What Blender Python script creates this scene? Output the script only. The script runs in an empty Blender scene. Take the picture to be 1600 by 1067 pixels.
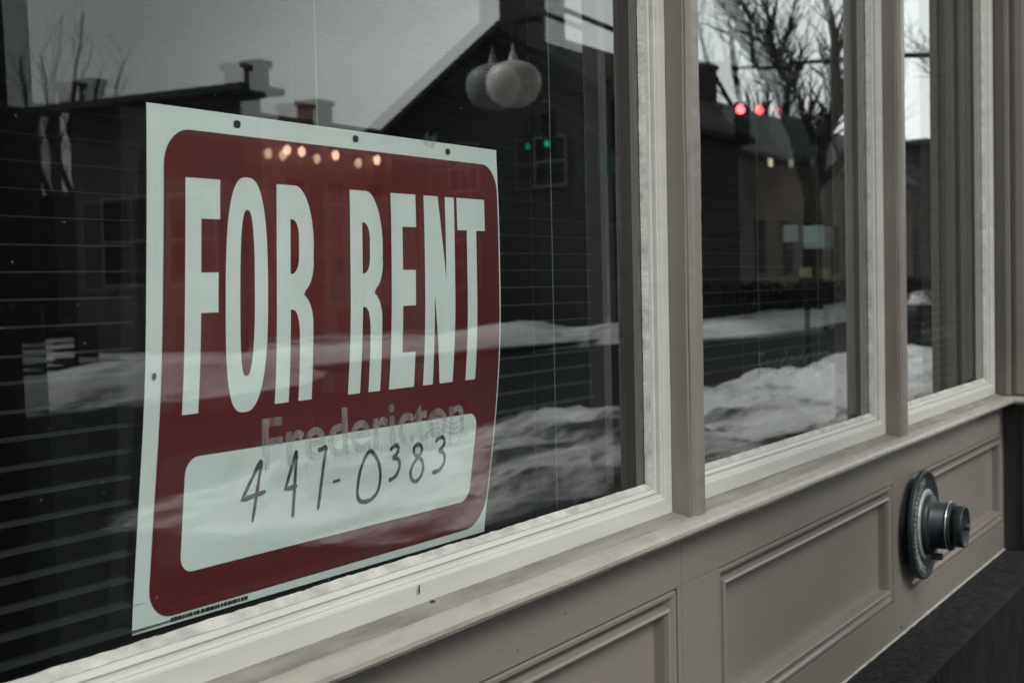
import bpy, bmesh, math, random
from mathutils import Vector, Matrix, noise
from mathutils.geometry import tessellate_polygon
R = math.radians
sc = bpy.context.scene
COL = sc.collection
random.seed(7)

# ------------------------------------------------------------------ materials
def new_mat(name):
    m = bpy.data.materials.new(name); m.use_nodes = True
    nt = m.node_tree; nt.nodes.clear()
    return m, nt, nt.nodes, nt.links
def N(nd, t, **k):
    n = nd.new(t)
    for a, b in k.items():
        if a in n.inputs: n.inputs[a].default_value = b
        else: setattr(n, a, b)
    return n
def ramp(nd, stops):
    r = nd.new('ShaderNodeValToRGB'); e = r.color_ramp.elements
    e[0].position, e[0].color = stops[0][0], (*stops[0][1], 1)
    e[1].position, e[1].color = stops[-1][0], (*stops[-1][1], 1)
    for p, c in stops[1:-1]:
        x = e.new(p); x.color = (*c, 1)
    return r
def plain(name, col, rough=.6, var=.12, scale=8, bump=.0, bscale=60, metallic=0, spec=.5, speck=None, speckscale=300, speckth=.72, stretch=None, dist=.001):
    """a surface with mottled colour, optional dark specks and fine bump"""
    m, nt, nd, lk = new_mat(name)
    out = N(nd, 'ShaderNodeOutputMaterial'); b = N(nd, 'ShaderNodeBsdfPrincipled')
    b.inputs['Roughness'].default_value = rough; b.inputs['Metallic'].default_value = metallic
    b.inputs['Specular IOR Level'].default_value = spec
    tc = N(nd, 'ShaderNodeTexCoord'); mp = N(nd, 'ShaderNodeMapping')
    if stretch: mp.inputs['Scale'].default_value = stretch
    lk.new(tc.outputs['Object'], mp.inputs['Vector'])
    n1 = N(nd, 'ShaderNodeTexNoise', Scale=scale, Detail=8, Roughness=.6)
    lk.new(mp.outputs[0], n1.inputs['Vector'])
    r = ramp(nd, [(.3, tuple(c*(1-var) for c in col)), (.7, tuple(min(1, c*(1+var)) for c in col))])
    lk.new(n1.outputs['Fac'], r.inputs['Fac'])
    last = r.outputs['Color']
    if speck:
        n2 = N(nd, 'ShaderNodeTexNoise', Scale=speckscale, Detail=2, Roughness=.5)
        lk.new(mp.outputs[0], n2.inputs['Vector'])
        n3 = N(nd, 'ShaderNodeTexNoise', Scale=speckscale*.07, Detail=3)
        lk.new(mp.outputs[0], n3.inputs['Vector'])
        ad = N(nd, 'ShaderNodeMath', operation='MULTIPLY_ADD'); ad.inputs[1].default_value = .35
        lk.new(n3.outputs['Fac'], ad.inputs[0]); lk.new(n2.outputs['Fac'], ad.inputs[2])
        r2 = ramp(nd, [(speckth+.12, (0, 0, 0)), (speckth+.17, (1, 1, 1))])
        lk.new(ad.outputs[0], r2.inputs['Fac'])
        mx = N(nd, 'ShaderNodeMix', data_type='RGBA'); mx.inputs[7].default_value = (*speck, 1)
        lk.new(r2.outputs['Color'], mx.inputs[0]); lk.new(last, mx.inputs[6]); last = mx.outputs[2]
    lk.new(last, b.inputs['Base Color'])
    if bump:
        nb = N(nd, 'ShaderNodeTexNoise', Scale=bscale, Detail=6, Roughness=.6)
        lk.new(mp.outputs[0], nb.inputs['Vector'])
        bp = N(nd, 'ShaderNodeBump', Strength=bump, Distance=dist)
        lk.new(nb.outputs['Fac'], bp.inputs['Height']); lk.new(bp.outputs[0], b.inputs['Normal'])
    lk.new(b.outputs[0], out.inputs[0])
    return m
def emit(name, col, s):
    m, nt, nd, lk = new_mat(name)
    out = N(nd, 'ShaderNodeOutputMaterial'); e = N(nd, 'ShaderNodeEmission', Strength=s)
    e.inputs[0].default_value = (*col, 1); lk.new(e.outputs[0], out.inputs[0]); return m
def brick(name, c1, c2, mortar, scale=1.0):
    m, nt, nd, lk = new_mat(name)
    out = N(nd, 'ShaderNodeOutputMaterial'); b = N(nd, 'ShaderNodeBsdfPrincipled', Roughness=.85)
    tc = N(nd, 'ShaderNodeTexCoord'); sx = N(nd, 'ShaderNodeSeparateXYZ'); cx = N(nd, 'ShaderNodeCombineXYZ')
    ad = N(nd, 'ShaderNodeMath', operation='ADD')
    lk.new(tc.outputs['Object'], sx.inputs[0]); lk.new(sx.outputs[0], ad.inputs[0]); lk.new(sx.outputs[1], ad.inputs[1])
    lk.new(ad.outputs[0], cx.inputs[0]); lk.new(sx.outputs[2], cx.inputs[1])
    br = N(nd, 'ShaderNodeTexBrick', Scale=scale); br.inputs['Brick Width'].default_value = .24
    br.inputs['Row Height'].default_value = .08; br.inputs['Mortar Size'].default_value = .009
    br.inputs['Color1'].default_value = (*c1, 1); br.inputs['Color2'].default_value = (*c2, 1); br.inputs['Mortar'].default_value = (*mortar, 1)
    lk.new(cx.outputs[0], br.inputs['Vector'])
    n = N(nd, 'ShaderNodeTexNoise', Scale=.6, Detail=6); lk.new(tc.outputs['Object'], n.inputs['Vector'])
    r = ramp(nd, [(.3, (.55, .55, .55)), (.75, (1.25, 1.2, 1.15))]); lk.new(n.outputs['Fac'], r.inputs['Fac'])
    mx = N(nd, 'ShaderNodeMix', data_type='RGBA', blend_type='MULTIPLY'); mx.inputs[0].default_value = 1
    lk.new(br.outputs['Color'], mx.inputs[6]); lk.new(r.outputs['Color'], mx.inputs[7]); lk.new(mx.outputs[2], b.inputs['Base Color'])
    lk.new(b.outputs[0], out.inputs[0]); return m
def glass(name, tint, ior=1.52, dust=.02):
    """clear pane: mirror reflection by Fresnel on the entering face, straight transmission"""
    m, nt, nd, lk = new_mat(name)
    out = N(nd, 'ShaderNodeOutputMaterial')
    tr = N(nd, 'ShaderNodeBsdfTransparent'); tr.inputs[0].default_value = (*tint, 1)
    gl = N(nd, 'ShaderNodeBsdfGlossy', Roughness=.0); gl.inputs[0].default_value = (1, 1, 1, 1)
    fr = N(nd, 'ShaderNodeFresnel', IOR=ior); geo = N(nd, 'ShaderNodeNewGeometry')
    inv = N(nd, 'ShaderNodeMath', operation='SUBTRACT'); inv.inputs[0].default_value = 1
    lk.new(geo.outputs['Backfacing'], inv.inputs[1])
    # the two faces of the pane reflect nearly in register: fold both into the entering face, 2F/(1+F)
    dbl = N(nd, 'ShaderNodeMath', operation='MULTIPLY'); dbl.inputs[1].default_value = 2
    den = N(nd, 'ShaderNodeMath', operation='ADD'); den.inputs[1].default_value = 1
    dv = N(nd, 'ShaderNodeMath', operation='DIVIDE')
    lk.new(fr.outputs[0], dbl.inputs[0]); lk.new(fr.outputs[0], den.inputs[0]); lk.new(dbl.outputs[0], dv.inputs[0]); lk.new(den.outputs[0], dv.inputs[1])
    mu = N(nd, 'ShaderNodeMath', operation='MULTIPLY'); lk.new(dv.outputs[0], mu.inputs[0]); lk.new(inv.outputs[0], mu.inputs[1])
    tc = N(nd, 'ShaderNodeTexCoord'); w = N(nd, 'ShaderNodeTexNoise', Scale=1.6, Detail=1)
    lk.new(tc.outputs['Object'], w.inputs['Vector'])
    bp = N(nd, 'ShaderNodeBump', Strength=.2, Distance=.0006); lk.new(w.outputs['Fac'], bp.inputs['Height']); lk.new(bp.outputs[0], gl.inputs['Normal'])
    mix = N(nd, 'ShaderNodeMixShader'); lk.new(mu.outputs[0], mix.inputs[0]); lk.new(tr.outputs[0], mix.inputs[1]); lk.new(gl.outputs[0], mix.inputs[2])
    # a thin film of dust and a few spots
    df = N(nd, 'ShaderNodeBsdfDiffuse'); df.inputs[0].default_value = (.6, .62, .6, 1)
    n2 = N(nd, 'ShaderNodeTexNoise', Scale=220, Detail=2); lk.new(tc.outputs['Object'], n2.inputs['Vector'])
    n3 = N(nd, 'ShaderNodeTexNoise', Scale=3, Detail=4); lk.new(tc.outputs['Object'], n3.inputs['Vector'])
    r2 = ramp(nd, [(.74, (dust, dust, dust)), (.78, (.35, .35, .35))]); lk.new(n2.outputs['Fac'], r2.inputs['Fac'])
    m3 = N(nd, 'ShaderNodeMath', operation='MULTIPLY'); lk.new(r2.outputs['Color'], m3.inputs[0]); lk.new(n3.outputs['Fac'], m3.inputs[1])
    m4 = N(nd, 'ShaderNodeMath', operation='MULTIPLY'); lk.new(m3.outputs[0], m4.inputs[0]); lk.new(inv.outputs[0], m4.inputs[1])
    mix2 = N(nd, 'ShaderNodeMixShader'); lk.new(m4.outputs[0], mix2.inputs[0]); lk.new(mix.outputs[0], mix2.inputs[1]); lk.new(df.outputs[0], mix2.inputs[2])
    lk.new(mix2.outputs[0], out.inputs[0]); return m
def residue(name, col, lo, hi, scale):
    """worn adhesive film, partly see-through"""
    m, nt, nd, lk = new_mat(name)
    out = N(nd, 'ShaderNodeOutputMaterial'); tr = N(nd, 'ShaderNodeBsdfTransparent'); df = N(nd, 'ShaderNodeBsdfDiffuse')
    df.inputs[0].default_value = (*col, 1)
    tc = N(nd, 'ShaderNodeTexCoord'); mp = N(nd, 'ShaderNodeMapping'); mp.inputs['Scale'].default_value = (3.2, 1, .8)
    lk.new(tc.outputs['Object'], mp.inputs[0]); n = N(nd, 'ShaderNodeTexNoise', Scale=scale, Detail=4, Roughness=.7); lk.new(mp.outputs[0], n.inputs['Vector'])
    r = ramp(nd, [(.40, (lo,)*3), (.60, (hi,)*3)]); lk.new(n.outputs['Fac'], r.inputs['Fac'])
    mx = N(nd, 'ShaderNodeMixShader'); lk.new(r.outputs['Color'], mx.inputs[0]); lk.new(tr.outputs[0], mx.inputs[1]); lk.new(df.outputs[0], mx.inputs[2])
    lk.new(mx.outputs[0], out.inputs[0]); return m

M = {}
M['white'] = plain('white_paint', (.44, .442, .413), .38, .08, 22, .55, 55, speck=(.34, .32, .28), speckscale=170, speckth=.84, stretch=(.25, 1, 1.4), dist=.0012)
M['taupe'] = plain('taupe_paint', (.190, .170, .151), .30, .12, 4, .8, 60, spec=.75, stretch=(.3, 1, 1), speck=(.05, .045, .04), speckscale=150, speckth=.86, dist=.0006)
M['sill'] = plain('worn_taupe_sill', (.29, .268, .24), .33, .14, 45, .8, 70, speck=(.12, .11, .095), speckscale=190, speckth=.80, stretch=(.4, 1, 1), dist=.0013)
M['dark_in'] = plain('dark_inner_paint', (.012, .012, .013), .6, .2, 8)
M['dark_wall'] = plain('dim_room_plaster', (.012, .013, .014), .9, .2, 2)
M['sill_dirty'] = plain('grimy_sill_top', (.185, .174, .156), .5, .38, 26, .9, 110, stretch=(.3, 1.6, 1), dist=.0010)
M['putty'] = plain('dirty_window_putty', (.35, .35, .328), .6, .30, 70, 1.0, 160, stretch=(.5, 1, .5), dist=.0009)
M['caulk'] = plain('grey_caulk', (.34, .34, .30), .7, .25, 60, .8, 120)
M['stone'] = plain('dark_granite', (.023, .024, .0255), 1.0, .45, 110, 1.0, 140, spec=.0, speck=(.06, .063, .065), speckscale=600, speckth=.66, dist=.002)
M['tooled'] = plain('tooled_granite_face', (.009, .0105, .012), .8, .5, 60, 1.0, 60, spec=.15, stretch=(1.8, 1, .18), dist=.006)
M['plinth'] = plain('near_black_plinth', (.03, .029, .028), .5, .2, 12, .3, 60)  # near-black base colour of the pier's foot
M['glass'] = glass('window_glass', (.965, .985, .98), ior=1.66, dust=.004)
M['glass_in'] = glass('inner_glass', (.97, .985, .98), dust=.0)
M['sheet'] = plain('sign_white_plastic', (.82, .85, .835), .35, .06, 10, .25, 25)
M['red'] = plain('sign_red_ink', (.125, .005, .009), .4, .16, 7, .3, 25)
M['ink'] = plain('black_marker', (.008, .012, .014), .5, .1)
M['letter'] = plain('sign_letter_white', (.82, .85, .84), .4, .06, 14, .25, 25)
M['slat'] = plain('grey_vinyl_slat', (.030, .034, .037), .5, .06, 4)
M['cord'] = plain('pale_cord', (.22, .24, .24), .8, .05)
M['resid'] = residue('glue_residue', (.20, .215, .215), .22, .62, 38)
M['resid2'] = residue('faint_glue_residue', (.22, .24, .24), .02, .26, 60)
M['castiron'] = plain('blackened_brass', (.022, .032, .036), .38, .35, 40, .35, 150, metallic=.35, dist=.0006)
M['platemetal'] = plain('grey_cast_plate', (.045, .058, .062), .42, .3, 50, .5, 120, metallic=.5, dist=.0008)
M['worn'] = plain('rubbed_pale_metal', (.36, .39, .38), .45, .35, 60, .5, 90, metallic=.4)
M['chrome'] = plain('bright_ring', (.55, .56, .55), .25, .2, 60, metallic=.9)
M['asphalt'] = plain('wet_asphalt', (.013, .015, .017), .7, .3, 1.2, .5, 40, spec=.05)
M['walk'] = plain('damp_concrete', (.017, .020, .022), .7, .35, 1.6, .4, 30, spec=.05)
M['wood'] = plain('weathered_pole_wood', (.02, .018, .017), .9, .4, 8, .6, 20, stretch=(1, 1, .08))
M['bark'] = plain('dark_bark', (.022, .021, .020), .95, .4, 10, .6, 30)
M['iron'] = plain('black_iron', (.012, .013, .014), .8, .2, spec=.1)
M['steel'] = plain('galvanised_steel', (.15, .16, .165), .5, .15, 5)
M['brick_warm'] = brick('warm_brick', (.48, .23, .18), (.34, .17, .13), (.38, .33, .30))
M['brick_brown'] = brick('brown_brick', (.33, .25, .205), (.24, .185, .155), (.32, .29, .26))
M['brick_dark'] = brick('dark_brick', (.066, .062, .060), (.044, .042, .042), (.07, .07, .07))
M['shingle'] = brick('dark_shingle', (.042, .046, .049), (.032, .035, .038), (.010, .011, .012), .5)
M['slate'] = plain('slate_roof', (.06, .065, .07), .6, .25, 1.5, .3, 8)
M['roofdark'] = plain('dark_roofing', (.02, .022, .024), .8, .2, 2)
M['tan'] = plain('tan_stone_trim', (.16, .11, .08), .8, .15, 3)
M['trim'] = plain('grey_window_trim', (.16, .165, .165), .7, .1)
M['pane'] = plain('dark_window_pane', (.010, .011, .013), .7, .2, 2, spec=.15)
M['globe'] = plain('opal_globe', (.80, .82, .80), .35, .05, 4)
M['lamp_warm'] = emit('warm_lamp', (1, .60, .42), 5)
M['win_lit'] = emit('lit_window', (1, .88, .66), 1.2)
M['red_light'] = emit('red_signal', (1, .08, .09), 15)
M['green_light'] = emit('green_signal', (.02, 1, .48), .9)
M['signblue'] = plain('pale_blue_sign', (.30, .38, .40), .5, .1)
M['signgreen'] = plain('green_street_sign', (.01, .075, .055), .5, .1)
M['yellow'] = plain('dull_yellow_paint', (.26, .24, .12), .6, .1)
M['hedge'] = plain('dark_hedge', (.018, .021, .018), .9, .3)
def snow_mat():
    m, nt, nd, lk = new_mat('old_snow')
    out = N(nd, 'ShaderNodeOutputMaterial'); b = N(nd, 'ShaderNodeBsdfPrincipled', Roughness=.75)
    tc = N(nd, 'ShaderNodeTexCoord'); mp = N(nd, 'ShaderNodeMapping'); mp.inputs['Scale'].default_value = (.32, 1.2, 1); lk.new(tc.outputs['Object'], mp.inputs[0])
    n = N(nd, 'ShaderNodeTexNoise', Scale=2.3, Detail=7, Roughness=.58); lk.new(mp.outputs[0], n.inputs['Vector'])
    r = ramp(nd, [(.38, (.045, .05, .055)), (.445, (.30, .31, .32)), (.49, (.66, .68, .69)), (.56, (.84, .87, .88))]); sx = N(nd, 'ShaderNodeSeparateXYZ'); lk.new(tc.outputs['Object'], sx.inputs[0])
    mr = N(nd, 'ShaderNodeMapRange'); mr.inputs['From Min'].default_value = 9; mr.inputs['From Max'].default_value = 17; mr.inputs['To Min'].default_value = -.045; mr.inputs['To Max'].default_value = .11
    lk.new(sx.outputs[0], mr.inputs['Value']); ad = N(nd, 'ShaderNodeMath', operation='ADD'); lk.new(n.outputs['Fac'], ad.inputs[0]); lk.new(mr.outputs[0], ad.inputs[1])
    lk.new(ad.outputs[0], r.inputs['Fac'])
    lk.new(r.outputs['Color'], b.inputs['Base Color'])
    nb = N(nd, 'ShaderNodeTexNoise', Scale=5, Detail=8, Roughness=.65); lk.new(tc.outputs['Object'], nb.inputs['Vector'])
    bp = N(nd, 'ShaderNodeBump', Strength=1.0, Distance=.16); lk.new(nb.outputs['Fac'], bp.inputs['Height']); lk.new(bp.outputs[0], b.inputs['Normal'])
    lk.new(b.outputs[0], out.inputs[0]); return m
M['snow'] = snow_mat()

# ------------------------------------------------------------------ helpers
def obj(name, bm, mat, parent=None, smooth=False, loc=None):
    me = bpy.data.meshes.new(name)
    if smooth:
        for f in bm.faces: f.smooth = True
    bm.to_mesh(me); bm.free()
    o = bpy.data.objects.new(name, me)
    for mm in (mat if isinstance(mat, (list, tuple)) else [mat]): me.materials.append(M[mm])
    COL.objects.link(o)
    if parent: o.parent = parent
    if loc: o.location = loc
    return o
def tag(o, label=None, cat=None, group=None, kind=None):
    if label: o['label'] = label
    if cat: o['category'] = cat
    if group: o['group'] = group
    if kind: o['kind'] = kind
    return o
def empty(name, label, cat, loc=(0, 0, 0), group=None, rz=0):
    o = bpy.data.objects.new(name, None); COL.objects.link(o); o.location = loc; o.rotation_euler.z = rz
    o.empty_display_size = .1
    return tag(o, label, cat, group)
def box(bm, x0, x1, y0, y1, z0, z1, bev=0):
    r = bmesh.ops.create_cube(bm, size=1)
    for v in r['verts']:
        v.co = Vector((x0+(v.co.x+.5)*(x1-x0), y0+(v.co.y+.5)*(y1-y0), z0+(v.co.z+.5)*(z1-z0)))
    if bev:
        es = list({e for v in r['verts'] for e in v.link_edges})
        bmesh.ops.bevel(bm, geom=es, offset=bev, segments=2, affect='EDGES', profile=.5)
    return bm
def sweep(bm, prof, path, closed_path=False, cap=True):
    """prof: list of (a,b); path: list of functions (a,b)->Vector"""
    rows = [[bm.verts.new(p(a, b)) for a, b in prof] for p in path]
    n = len(rows); k = len(prof)
    for i in range(n if closed_path else n-1):
        A, B = rows[i], rows[(i+1) % n]
        for j in range(k-1):
            bm.faces.new((A[j], A[j+1], B[j+1], B[j]))
    return rows
def tube(bm, pts, rads, seg=7, caps=True):
    pts = [Vector(p) for p in pts]; rings = []
    for i, p in enumerate(pts):
        d = (pts[min(i+1, len(pts)-1)]-pts[max(i-1, 0)]).normalized()
        up = Vector((0, 0, 1)) if abs(d.z) < .9 else Vector((1, 0, 0))
        a = d.cross(up).normalized(); b = d.cross(a).normalized()
        rings.append([bm.verts.new(p+(a*math.cos(2*math.pi*t/seg)+b*math.sin(2*math.pi*t/seg))*rads[i]) for t in range(seg)])
    for A, B in zip(rings, rings[1:]):
        for t in range(seg): bm.faces.new((A[t], A[(t+1) % seg], B[(t+1) % seg], B[t]))
    if caps:
        bm.faces.new(rings[0]); bm.faces.new(list(reversed(rings[-1])))
def lathe(bm, prof, axis='y', c=(0, 0, 0), seg=48, ax_sign=-1):
    """prof (r, h): h measured from c along ax_sign*axis"""
    rings = []
    for r, h in prof:
        ring = []
        for t in range(seg):
            a = 2*math.pi*t/seg; u, v = math.cos(a)*max(r, 1e-5), math.sin(a)*max(r, 1e-5)
            p = (c[0]+u, c[1]+ax_sign*h, c[2]+v) if axis == 'y' else (c[0]+u, c[1]+v, c[2]+h)
            ring.append(bm.verts.new(p))
        rings.append(ring)
    for A, B in zip(rings, rings[1:]):
        for t in range(seg): bm.faces.new((A[t], A[(t+1) % seg], B[(t+1) % seg], B[t]))
    return bm
def fixn(bm):
    bmesh.ops.recalc_face_normals(bm, faces=bm.faces[:]); return bm
def nz(x, y=0., z=0.): return noise.noise(Vector((x, y, z)))

# ------------------------------------------------------------------ storefront
GZ = -1.40          # pavement level (camera stands at 0)
shop = empty('shopfront', 'taupe painted timber shopfront with white window frames on a dark granite base', 'building', (0, 0, GZ))
shop_inv = Vector((0, 0, -GZ))
def part(name, bm, mat, parent=shop, smooth=False):
    o = obj(name, bm, mat, parent, smooth)
    if parent is shop: o.location = shop_inv
    return o

def mit(c, s, nout): return s*1.13 if (nout[1] == 0 and c[1] < 0) else s
WPROF = [(-.0005, -.0002), (.0010, -.0028), (.0050, -.0068), (.0056, -.0060), (.0070, -.0098), (.0090, -.0112), (.0098, -.0108),
         (.0104, -.0092), (.0112, -.0096), (.0122, -.0150), (.0138, -.0162), (.0144, -.0158), (.0150, -.0168), (.0158, -.0184), (.0175, -.0192), (.0325, -.0200), (.0340, -.0200), (.0348, -.0185), (.0348, .0)]
def window(x0, x1, z0, z1, seed):
    bm = bmesh.new()
    # four mitred sides; putty edge jagged; bottom rail a little taller
    def side(p, q, nout, L, scale):
        n = max(8, int(L/.0035)); rows = []
        for i in range(n+1):
            t = i/n
            row = []
            for j, (s, y) in enumerate(WPROF):
                s2 = s*scale
                c = Vector(p).lerp(Vector(q), t)
                # mitre
                pt = Vector((c.x, y, c.y)) + Vector((nout[0]*s2, 0, nout[1]*s2))
                al = (Vector(q)-Vector(p)).normalized()
                e0 = max(0, 1-t*n/1.0) if i == 0 else 0; e1 = 1 if i == n else 0
                sc0 = s if abs(nout[1]) else s*1.0
                if i == 0: pt -= Vector((al.x, 0, al.y))*mit(p, s, nout)
                if i == n: pt += Vector((al.x, 0, al.y))*mit(q, s, nout)
                u = (pt.x+pt.z*1.7+seed)*1.0
                if 0 < i < n:
                    if j == 0: 
                        d = .0008*nz(u*60, seed)+.0003*nz(u*20, seed+3)+.0014*nz(u*170, seed+9)*max(0, nz(u*14, seed+2)+.35)
                        pt += Vector((nout[0], 0, nout[1]))*(d-.0004)
                    elif j <= 2: pt += Vector((nout[0], .4, nout[1]))*(.0007*nz(u*90, seed+j)+.0004*nz(u*25, seed+5))
                    elif j < 14: pt += Vector((nout[0], .3, nout[1]))*(.00022*nz(u*30, seed+j*.3)+.00012*nz(u*140, seed+j))
                    elif j >= 16: pt += Vector((nout[0], .15, nout[1]))*(.0007*nz(u*9, seed)+.0003*nz(u*60, seed))
                row.append(bm.verts.new(pt))
            rows.append(row)
        for A, B in zip(rows, rows[1:]):
            for j in range(len(WPROF)-1): bm.faces.new((A[j], A[j+1], B[j+1], B[j]))
    BS = 1.13
    side((x0, z0), (x1, z0), (0, -1), x1-x0, BS)
    # stiles meet the taller bottom rail
    side((x1, z0), (x1, z1), (1, 0), z1-z0, 1)
    side((x1, z1), (x0, z1), (0, 1), x1-x0, 1)
    side((x0, z1), (x0, z0), (-1, 0), z1-z0, 1)
    bmesh.ops.remove_doubles(bm, verts=bm.verts[:], dist=.00001)
    fixn(bm)
    for f in bm.faces:
        c = f.calc_center_median()
        if c.y > -.0062: f.material_index = 1
    fr = part('window_frame', bm, ('white', 'putty'), smooth=False)
    # inner lining behind the glass
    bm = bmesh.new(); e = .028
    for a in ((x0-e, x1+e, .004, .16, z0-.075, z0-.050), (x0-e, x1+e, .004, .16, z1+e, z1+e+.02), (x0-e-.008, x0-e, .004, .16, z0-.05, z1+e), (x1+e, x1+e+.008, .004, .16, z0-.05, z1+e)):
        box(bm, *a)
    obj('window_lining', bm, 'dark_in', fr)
    bm = bmesh.new(); box(bm, x0-.012, x1+.012, .0004, .0034, z0-.012, z1+.012)
    g = obj('outer_pane', bm, 'glass', fr)
    bm = bmesh.new(); w = (x1-x0)/2+.02; h = (z1-z0)/2+.02
    box(bm, -w, w, -.0015, .0015, -h, h)
    g2 = obj('inner_pane', bm, 'glass_in', fr, loc=((x0+x1)/2, .0180, (z0+z1)/2))
    g2.rotation_euler = (R(-.10), 0, R(.36)) if seed < 2 else (R(-.08), 0, R(-.44))
    return fr
def seed_tilt(s): return 1.0
ZT = 1.75
W1 = window(-.35, 1.571, -.247, ZT, 1.3)
W2 = window(1.674, 2.521, -.245, ZT, 5.1)
W3 = window(2.624, 3.457, -.245, ZT, 9.7)

# mullions
def mullion(xl, name='mullion', w=.0335):
    P = [(0, -.0), (0, -.0425), (.0010, -.0440), (.0010, -.0465), (.0030, -.0470), (.0050, -.0500), (.0075, -.0525), (w-.0055, -.0525), (w-.002, -.0510), (w, -.0475), (w, 0)]
    bm = bmesh.new(); n = 420; z0, z1 = -.2935, ZT+.04
    rows = []
    for i in range(n+1):
        z = z0+(z1-z0)*i/n
        rows.append([bm.verts.new((xl+a+.0007*nz(z*9, j*.7, xl), b+.0006*nz(z*12, j*.5, xl+4)+.0004*nz(z*70, j, xl), z)) for j, (a, b) in enumerate(P)])
    for A, B in zip(rows, rows[1:]):
        for j in range(len(P)-1): bm.faces.new((A[j], A[j+1], B[j+1], B[j]))
    return part(name, fixn(bm), 'taupe')
mullion(1.6058); mullion(2.5562)

# sill: sloped top, rounded nose
SP = [(-.012, -.2825), (-.022, -.2848), (-.034, -.2878), (-.0425, -.2900), (-.0440, -.2893), (-.0470, -.2882), (-.0520, -.2880), (-.0575, -.2892), (-.0625, -.2922), (-.0655, -.2962), (-.0660, -.3000), (-.0640, -.3034), (-.0600, -.3055), (-.0540, -.3066), (-.0300, -.3068)]
bm = bmesh.new(); rows = []; n = 1100
for i in range(n+1):
    x = -.6+(3.50+.6)*i/n
    rows.append([bm.verts.new((x, a+.0009*nz(x*6, j*.3)+.0004*nz(x*45, j), b+.0007*nz(x*5, j*.4, 3)+.00045*nz(x*60, j, 9))) for j, (a, b) in enumerate(SP)])
for A, B in zip(rows, rows[1:]):
    for j in range(len(SP)-1): bm.faces.new((A[j], A[j+1], B[j+1], B[j]))
fixn(bm); bm.faces.ensure_lookup_table()
for f in bm.faces:
    if f.calc_center_median().y > -.0432 and f.normal.z > .3: f.material_index = 1
part('sill', bm, ('sill', 'sill_dirty'), smooth=False)

# stall riser: rails and stiles around recessed panels
bm = bmesh.new(); F = -.0320
PAN = [(-.19, .625), (.772, 1.590), (1.722, 2.553), (2.680, 3.512)]
joints = [.640, 1.603, 2.566]
zt, zb = -.3745, -.5905
xs = [-.6]+joints+[3.545]
for a, b in zip(xs, xs[1:]):
    g = .0006
    box(bm, a+g, b-g, F, -.004, zt, -.3030, .0007)
    box(bm, a+g, b-g, F, -.004, -.6590, zb, .0007)
lasts = -.6
for (a, b) in PAN:
    j = max([q for q in xs if q <= a+.01])
    box(bm, j+.0006, a, F, -.004, zb+.0004, zt-.0004, .0007)
for (a, b), j in zip(PAN, xs[1:]): box(bm, b, j-.0006, F, -.004, zb+.0004, zt-.0004, .0005)
box(bm, -.6, 3.545, -.012, .02, -.66, -.30)
part('stall_riser', bm, 'taupe')
MP = [(0, F+.004), (.0007, F+.0080), (.0014, F+.0040), (.0040, F+.0005), (.0075, F+.0008), (.0105, F+.0045), (.0140, F+.0120), (.0165, F+.0150), (.0178, F+.0155), (.0185, F+.0100), (.0205, F+.0020), (.0230, F-.0008), (.0258, F+.0008), (.0275, F+.0060), (.0285, F+.0180), (.0300, F+.0220)]
def ring(bm, x0, x1, z0, z1, prof):
    R4 = []
    for (cx, cz, sx, sz) in ((x0, z0, 1, 1), (x1, z0, -1, 1), (x1, z1, -1, -1), (x0, z1, 1, -1)):
        R4.append([bm.verts.new((cx+sx*s, y, cz+sz*s)) for s, y in prof])
    for i in range(4):
        A, B = R4[i], R4[(i+1) % 4]
        for j in range(len(prof)-1): bm.faces.new((A[j], A[j+1], B[j+1], B[j]))
    return R4
for (a, b) in PAN:
    bm = bmesh.new(); R4 = ring(bm, a+.0006, b-.0006, zb+.0006, zt-.0006, MP)
    bm.faces.new([r[-1] for r in R4])
    part('riser_panel', fixn(bm), 'taupe')
# bead of caulk at the foot
bm = bmesh.new(); pts = [(x/100, -.0325+.0006*nz(x*.3), -.6590+.0010*nz(x*.25, 7)) for x in range(-60, 356)]
tube(bm, pts, [.0024+.0009*nz(i*.4, 2) for i in range(len(pts))], 6)
part('caulk_line', bm, 'caulk', smooth=True)

# granite base: ledge slab and tooled face
bm = bmesh.new()
nx, ny = 620, 16
def led(x, y, s=1): return -.6600+.0015*nz(x*7, y*9)+.0011*nz(x*30, y*34)+.0006*nz(x*90, y*90)
g = [[bm.verts.new((-.6+5.2*i/nx, -.148*j/ny+(.0022*nz(i*.2, 3)+.0014*nz(i*.7, 8) if j == ny else 0), led(-.6+5.2*i/nx, -.148*j/ny)-(.0018 if j == ny else 0))) for j in range(ny+1)] for i in range(nx+1)]
for i in range(nx):
    for j in range(ny): bm.faces.new((g[i][j], g[i+1][j], g[i+1][j+1], g[i][j+1]))
part('stone_ledge', fixn(bm), 'stone', smooth=True)
bm = bmesh.new(); nzv = 46
g = [[bm.verts.new((-.6+5.2*i/nx, -.1478+(.0022*nz(i*.2, 3)+.0014*nz(i*.7, 8))*(1 if j == 0 else 0)+(0 if j == 0 else .0045*nz(i*.55, j*.12, 5)+.002*nz(i*1.1, j*.5, 2)), -.6620-(.74*(j/nzv)**1.0))) for j in range(nzv+1)] for i in range(nx+1)]
for i in range(nx):
    for j in range(nzv): bm.faces.new((g[i][j], g[i+1][j], g[i+1][j+1], g[i][j+1]))
part('stone_base', fixn(bm), 'tooled')

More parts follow.
